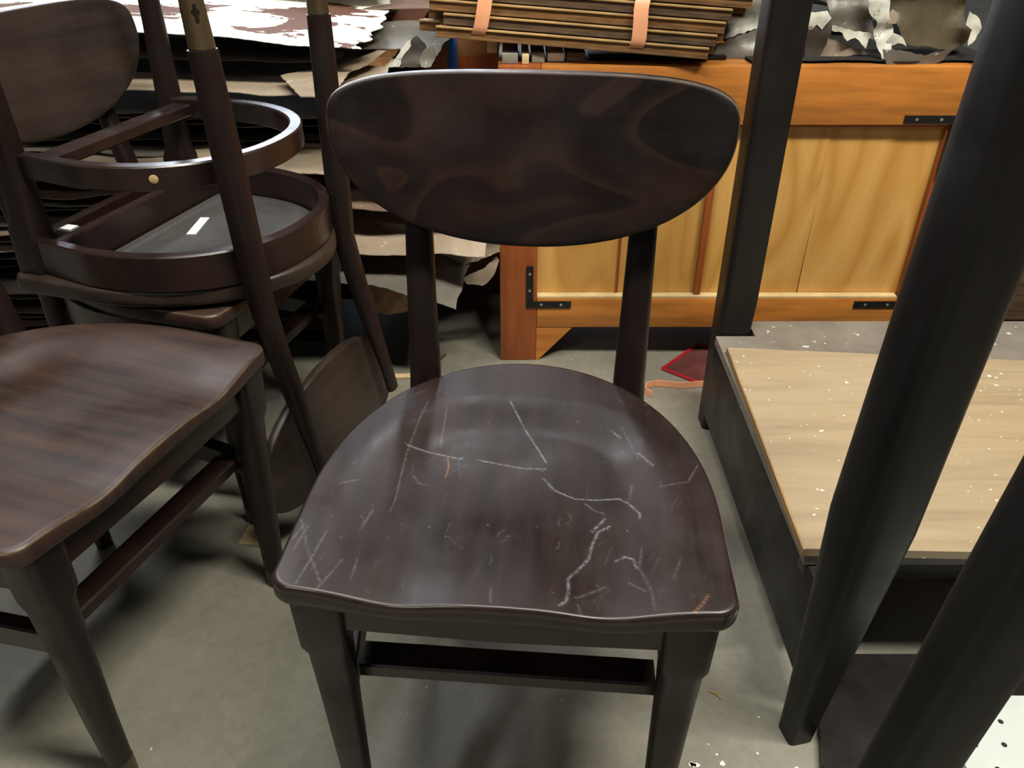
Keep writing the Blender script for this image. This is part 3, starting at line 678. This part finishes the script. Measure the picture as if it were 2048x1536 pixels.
# blocks the bundle rests on
for i, (x0, x1, y, z1, mk, lab) in enumerate([(-0.020, 0.012, 1.73, 0.712, 'grey_wood', 'grey wood block under the left of the lath bundle'), (0.020, 0.034, 1.725, 0.711, 'pale_wood', 'pale upright offcut under the lath bundle'),
      (0.040, 0.066, 1.74, 0.711, 'grey_wood', 'weathered grey block next to the pale offcut'), (0.072, 0.106, 1.75, 0.710, 'fleck', 'white-painted offcut under the lath bundle'), (0.112, 0.150, 1.76, 0.709, 'grey_wood', 'grey block right of the white-painted offcut')]):
    tag(obj('offcut', box(x0, x1, y-0.028, y+0.14, 0.6835, z1-0.010, 0.001), M[mk]), lab, 'offcut')
tag(obj('dark_batten', box(0.16, 0.44, 1.74, 1.80, 0.6835, 0.6915, 0.001), M['table_dark']), 'dark thin batten under the right end of the lath bundle', 'batten')

# ---------------------------------------------------------------- crumpled tin heap on top of the cabinet, right
sheet('uppermost dark brown sheet of the tin heap on the cabinet', (0.80, 2.10, 0.835), -3, 0.52, 0.46, 'tin_brown', amp=0.015, seed=117, nx=70, ny=50, freq=3)
sheet('grey dented sheet at the back of the tin heap on the cabinet', (0.55, 2.12, 0.80), 8, 0.44, 0.40, 'tin_grey', amp=0.02, seed=119, nx=60, ny=40, freq=5)
def flap(label, mk, pts, amp):
    """free-form torn piece of sheet: filled outline, subdivided, crumpled along its normal, real thickness"""
    P = [Vector(p) for p in pts]; c = sum(P, Vector())/len(P)
    n = Vector()
    for a, b2 in zip(P, P[1:] + P[:1]): n += (a - c).cross(b2 - c)
    n.normalize(); t = bmesh.new(); rq = random.Random(label)
    out = []
    for a, b2 in zip(P, P[1:] + P[:1]):
        out.append(a); d = (b2 - a); k = max(1, int(d.length/0.007))
        side = n.cross(d.normalized())
        for q in range(1, k): out.append(a + d*(q/k) + side*rq.uniform(-0.0016, 0.0016))
    f = t.faces.new([t.verts.new(p - c) for p in out]); bmesh.ops.triangulate(t, faces=[f])
    for _ in range(3):
        ed = [e for e in t.edges if e.calc_length() > 0.012]
        if ed: bmesh.ops.subdivide_edges(t, edges=ed, cuts=1, use_grid_fill=False); bmesh.ops.triangulate(t, faces=t.faces[:])
    bmesh.ops.beautify_fill(t, faces=t.faces[:], edges=t.edges[:])
    sd = Vector((rq.uniform(0, 50),)*3); big = mk in ('tin_grey', 'tin_olive', 'tin_pale', 'tin_dark', 'tin_tan')
    for v in t.verts:
        w = v.co + sd
        q = Vector((w.x*7, w.y*7, w.z*24)) if big else w*16
        v.co += n*(amp*1.7*noise.noise(q) + amp*(0.15 if big else 0.6)*noise.noise(w*45))
    r_ = bmesh.ops.extrude_face_region(t, geom=t.faces[:])
    for v in [g for g in r_['geom'] if isinstance(g, bmesh.types.BMVert)]: v.co += n*0.0018
    o = obj('torn_sheet', t, M[mk], smooth=45); o.location = c; tag(o, label, 'sheet'); return o
FL = [
  ('dark bent sheet edge curling down just right of the left black table leg', 'tin_dark', [(0.612, 1.735, 0.773), (0.631, 1.735, 0.778), (0.641, 1.735, 0.741), (0.636, 1.735, 0.708), (0.621, 1.735, 0.679), (0.601, 1.735, 0.677), (0.592, 1.735, 0.732)], 0.006),
  ('white flaking patch high beside the left black table leg', 'flake', [(0.57, 1.728, 0.772), (0.624, 1.728, 0.777), (0.633, 1.728, 0.765), (0.621, 1.728, 0.742), (0.609, 1.728, 0.752), (0.599, 1.728, 0.74), (0.581, 1.728, 0.75)], 0.008),
  ('dark glossy curled sheet left of the tall white crease', 'tin_grey', [(0.618, 1.75, 0.816), (0.711, 1.75, 0.816), (0.724, 1.75, 0.767), (0.743, 1.75, 0.729), (0.685, 1.75, 0.737), (0.645, 1.75, 0.746), (0.634, 1.75, 0.776)], 0.012),
  ('jagged white paint fringe hanging under the dark glossy sheet', 'flake', [(0.64, 1.735, 0.75), (0.668, 1.735, 0.743), (0.737, 1.735, 0.732), (0.734, 1.735, 0.721), (0.721, 1.735, 0.726), (0.719, 1.735, 0.706), (0.707, 1.735, 0.715), (0.692, 1.735, 0.727), (0.676, 1.735, 0.721), (0.664, 1.735, 0.736), (0.643, 1.735, 0.74)], 0.004),
  ('smooth pinkish-tan sheet tongue on the cabinet top', 'tin_tan', [(0.64, 1.745, 0.726), (0.689, 1.745, 0.711), (0.734, 1.745, 0.694), (0.694, 1.745, 0.69), (0.667, 1.745, 0.682), (0.63, 1.745, 0.677), (0.635, 1.745, 0.702)], 0.003),
  ('tall flaking cream crease in the middle of the tin heap', 'flake', [(0.69, 1.722, 0.82), (0.732, 1.722, 0.82), (0.741, 1.722, 0.771), (0.759, 1.722, 0.745), (0.759, 1.722, 0.715), (0.755, 1.722, 0.706), (0.775, 1.722, 0.675), (0.756, 1.722, 0.678), (0.738, 1.722, 0.706), (0.724, 1.722, 0.734), (0.723, 1.722, 0.757), (0.704, 1.722, 0.775)], 0.01),
  ('tiny tan curl of paint right of the tall cream crease', 'tin_tan', [(0.74, 1.716, 0.772), (0.746, 1.716, 0.782), (0.76, 1.716, 0.773), (0.758, 1.716, 0.756), (0.743, 1.716, 0.756)], 0.004),
  ('white paint cluster low on the right side of the cream crease', 'flake', [(0.75, 1.714, 0.724), (0.759, 1.714, 0.739), (0.778, 1.714, 0.732), (0.792, 1.714, 0.714), (0.774, 1.714, 0.72), (0.758, 1.714, 0.713)], 0.006),
  ('large dark brown rolled sheet at the right end of the tin heap', 'tin_olive', [(0.742, 1.742, 0.817), (0.898, 1.742, 0.817), (0.911, 1.742, 0.754), (0.934, 1.742, 0.74), (0.926, 1.742, 0.716), (0.895, 1.742, 0.7), (0.841, 1.742, 0.71), (0.802, 1.742, 0.714), (0.783, 1.742, 0.731), (0.766, 1.742, 0.759)], 0.014),
  ('grey bent flap pointing down over the cabinet top rail', 'tin_grey', [(0.738, 1.7, 0.712), (0.773, 1.7, 0.71), (0.826, 1.7, 0.699), (0.877, 1.7, 0.714), (0.867, 1.7, 0.691), (0.842, 1.7, 0.673), (0.801, 1.7, 0.681), (0.752, 1.7, 0.682)], 0.006),
  ('whitish flaking curl at the right end of the tin heap', 'flake', [(0.901, 1.72, 0.753), (0.901, 1.72, 0.778), (0.92, 1.72, 0.768), (0.934, 1.72, 0.748), (0.928, 1.72, 0.725), (0.917, 1.72, 0.714), (0.916, 1.72, 0.744)], 0.005),
  ('pale ribbed grey sheet between the lath bundle and the left black table leg', 'tin_pale', [(0.414, 1.8, 0.783), (0.544, 1.8, 0.811), (0.556, 1.8, 0.745), (0.436, 1.8, 0.711), (0.418, 1.8, 0.731)], 0.01),
  ('dark slanting sheet with a light edge under the pale ribbed one', 'tin_grey', [(0.386, 1.76, 0.672), (0.413, 1.76, 0.707), (0.543, 1.76, 0.754), (0.558, 1.76, 0.672)], 0.012),
  ('black crumpled sheet lying along the front of the cabinet top', 'tin_dark', [(0.563, 1.775, 0.669), (0.602, 1.775, 0.684), (0.666, 1.775, 0.678), (0.748, 1.775, 0.684), (0.812, 1.775, 0.678), (0.917, 1.775, 0.696), (0.978, 1.775, 0.684), (0.984, 1.775, 0.666), (0.564, 1.775, 0.665)], 0.006),
  ('tan sheet corner with a ragged diagonal edge behind the backrest', 'tin_tan', [(-0.457, 1.654, 0.672), (-0.342, 1.788, 0.672), (-0.229, 2.082, 0.672), (-0.243, 1.991, 0.672), (-0.267, 1.948, 0.672), (-0.292, 1.768, 0.672), (-0.325, 1.691, 0.672), (-0.326, 1.491, 0.672), (-0.383, 1.498, 0.672)], 0.004),
  ('orange-brown splinters poking up left of the brown box', 'lath_a', [(-0.291, 1.7, 0.681), (-0.248, 1.7, 0.712), (-0.223, 1.7, 0.714), (-0.234, 1.7, 0.699), (-0.258, 1.7, 0.678)], 0.006),
  ('whitish flaking strip among the splinters', 'flake', [(-0.249, 1.69, 0.68), (-0.233, 1.69, 0.695), (-0.209, 1.69, 0.726), (-0.201, 1.69, 0.73), (-0.2, 1.69, 0.719), (-0.217, 1.69, 0.7), (-0.226, 1.69, 0.68)], 0.004),
  ('black crumpled sheet end left of the brown box', 'tin_dark', [(-0.241, 1.74, 0.67), (-0.212, 1.74, 0.714), (-0.194, 1.74, 0.729), (-0.177, 1.74, 0.714), (-0.172, 1.74, 0.693), (-0.165, 1.74, 0.67)], 0.012),
  ('flaky grey scrap against the brown box', 'tin_pale', [(-0.188, 1.715, 0.686), (-0.175, 1.715, 0.709), (-0.156, 1.715, 0.717), (-0.153, 1.715, 0.698), (-0.165, 1.715, 0.675), (-0.185, 1.715, 0.675)], 0.006),
  ('tan torn sheet folded down beside the cabinet leg', 'tin_tan', [(-0.199, 1.655, 0.301), (-0.128, 1.655, 0.346), (-0.026, 1.655, 0.336), (-0.027, 1.655, 0.296), (-0.108, 1.655, 0.267), (-0.12, 1.655, 0.242), (-0.13, 1.655, 0.211), (-0.177, 1.655, 0.235), (-0.202, 1.655, 0.246)], 0.008),
  ('flaky white torn corner beside the cabinet leg', 'flake', [(-0.135, 1.645, 0.221), (-0.12, 1.645, 0.252), (-0.113, 1.645, 0.244), (-0.122, 1.645, 0.205)], 0.003),
  ('pale torn lip curling under the folded tan sheet', 'tin_tan', [(-0.115, 1.665, 0.228), (-0.067, 1.665, 0.25), (-0.035, 1.665, 0.278), (-0.029, 1.665, 0.27), (-0.038, 1.665, 0.244), (-0.053, 1.665, 0.221), (-0.068, 1.665, 0.209), (-0.104, 1.665, 0.212)], 0.005),
  ('wet reddish-brown sheet low down left of the central chair post', 'tin_rust', [(-0.361, 1.69, 0.191), (-0.307, 1.69, 0.211), (-0.225, 1.69, 0.221), (-0.225, 1.69, 0.129), (-0.291, 1.69, 0.119), (-0.344, 1.69, 0.129)], 0.006),
]
for a_ in FL: flap(*a_)
sheet('flat black sheet added over the cabinet top as the shade inside the tin heap', (0.73, 1.955, 0.689), 0, 0.50, 0.50, 'heap_shade', amp=0.003, seed=171, nx=60, ny=40, ragged=0.01)  # added so the inside of the heap looks black
# deeper background heap so nothing behind is empty
sheet('broad brown sheet lying behind the lath bundle', (0.30, 2.35, 0.735), 3, 0.9, 0.55, 'tin_brown', amp=0.02, seed=151, nx=60, ny=40)
bx2 = thing('low_crate', 'brown-grey crate beyond the cabinet at the far right edge', 'crate', (1.34, 1.66, 0))
obj('body', box(-0.28, 0.45, 0.0, 0.5, 0.12, 0.62, 0.004), M['lath_b'], bx2); obj('base', box(-0.28, 0.45, 0.01, 0.5, 0.0, 0.118, 0.003), M['table_dark'], bx2)

# ---------------------------------------------------------------- bits on the floor
tr = thing('red_edged_sheet', 'dull maroon sheet with a bright red rim lying on the floor under the cabinet', 'sheet', (0.45, 1.66, 0))
pol = [(-0.088, -0.027), (0.03, -0.125), (0.15, -0.03), (0.02, 0.09)]
obj('face', prism(pol, 0.0008, 0.0035), M['red_tray'], tr, 20)
bm_ = bmesh.new()
for a, b2 in zip(pol, pol[1:] + pol[:1]): tube([(a[0], a[1], 0.004), (b2[0], b2[1], 0.004)], 0.0042, 6, bm_)
obj('rim', bm_, M['red_edge'], tr)['label'] = 'bright red rim'
b_ = bmesh.new(); path = [(0.318, 1.512), (0.306, 1.530), (0.312, 1.552), (0.335, 1.562), (0.365, 1.556), (0.395, 1.551), (0.43, 1.556), (0.47, 1.562)]
sm_ = []
for i in range(len(path)-1):
    for q in range(5):
        f = q/5; sm_.append((path[i][0]*(1-f)+path[i+1][0]*f, path[i][1]*(1-f)+path[i+1][1]*f, 0.009))
tag(obj('loose_strap', ribbon(sm_, 0.0016, 0.016, ch=0.0003), M['strap']), 'loose orange strap curling on the floor behind the central chair', 'strap')
tag(obj('wood_strip', box(-0.31, -0.15, 1.600, 1.616, 0.0005, 0.006, 0.001), M['pale_wood']), 'pale thin wood strip on the floor behind the left seat edge', 'strip')
bpy.data.objects['wood_strip'].rotation_euler = (0, 0, R(2))
tag(obj('twig', tube([(-0.235, 1.60, 0.004), (-0.205, 1.635, 0.006), (-0.18, 1.665, 0.008), (-0.165, 1.70, 0.004)], 0.003, 6), M['maroon']), 'dark bent twig of wood beside the pale strip on the floor', 'twig')
tag(obj('tape_patch', prism([(-0.49, 1.045), (-0.452, 1.04), (-0.447, 1.085), (-0.484, 1.092)], 0.0003, 0.0012), M['pale_wood'], smooth=0), 'yellowish square patch stuck on the floor beneath the left chair', 'patch')
for i, (x, y, a, lab) in enumerate([(0.297, 0.734, -40, 'short golden straw on the floor right of the central chair leg'), (0.60, 0.95, 75, None)]):
    if lab: 
        o = tag(obj('straw', tube([(-0.010, 0, 0.0015), (0, 0.002, 0.0025), (0.010, 0, 0.0015)], 0.0011, 5), M['straw']), lab, 'straw'); o.location = (x, y, 0); o.rotation_euler = (0, 0, R(a))
b_ = bmesh.new(); r2 = random.Random(5)
for i in range(70):
    x = r2.uniform(0.20, 0.42); y = r2.gauss(0.585, 0.02) if i < 50 else r2.uniform(0.56, 0.70); s_ = r2.choice((0.0015, 0.002, 0.003, 0.005))
    poly = [(x + s_*r2.uniform(0.5, 1.2)*math.cos(t*1.256), y + s_*r2.uniform(0.5, 1.2)*math.sin(t*1.256)) for t in range(5)]
    prism(poly, 0.0002, 0.0010, b_)
o = tag(obj('paint_chips', b_, M['fleck'], smooth=0), 'scatter of white paint chips on the floor by the central chair front leg', 'debris'); o['kind'] = 'stuff'
b_ = bmesh.new()
for i in range(90):
    x = r2.uniform(0.42, 1.2); y = r2.uniform(0.80, 1.22); s_ = r2.choice((0.001, 0.0012, 0.0018, 0.0045 if r2.random() < 0.25 else 0.0015))
    prism([(x + s_*r2.uniform(0.6, 1.5)*math.cos(t*1.256), y + s_*r2.uniform(0.5, 1.0)*math.sin(t*1.256)) for t in range(5)], 0.2502, 0.2509, b_)
o = tag(obj('paint_specks', b_, M['fleck'], smooth=0), 'white paint specks strewn over the plywood shelf', 'debris'); o['kind'] = 'stuff'
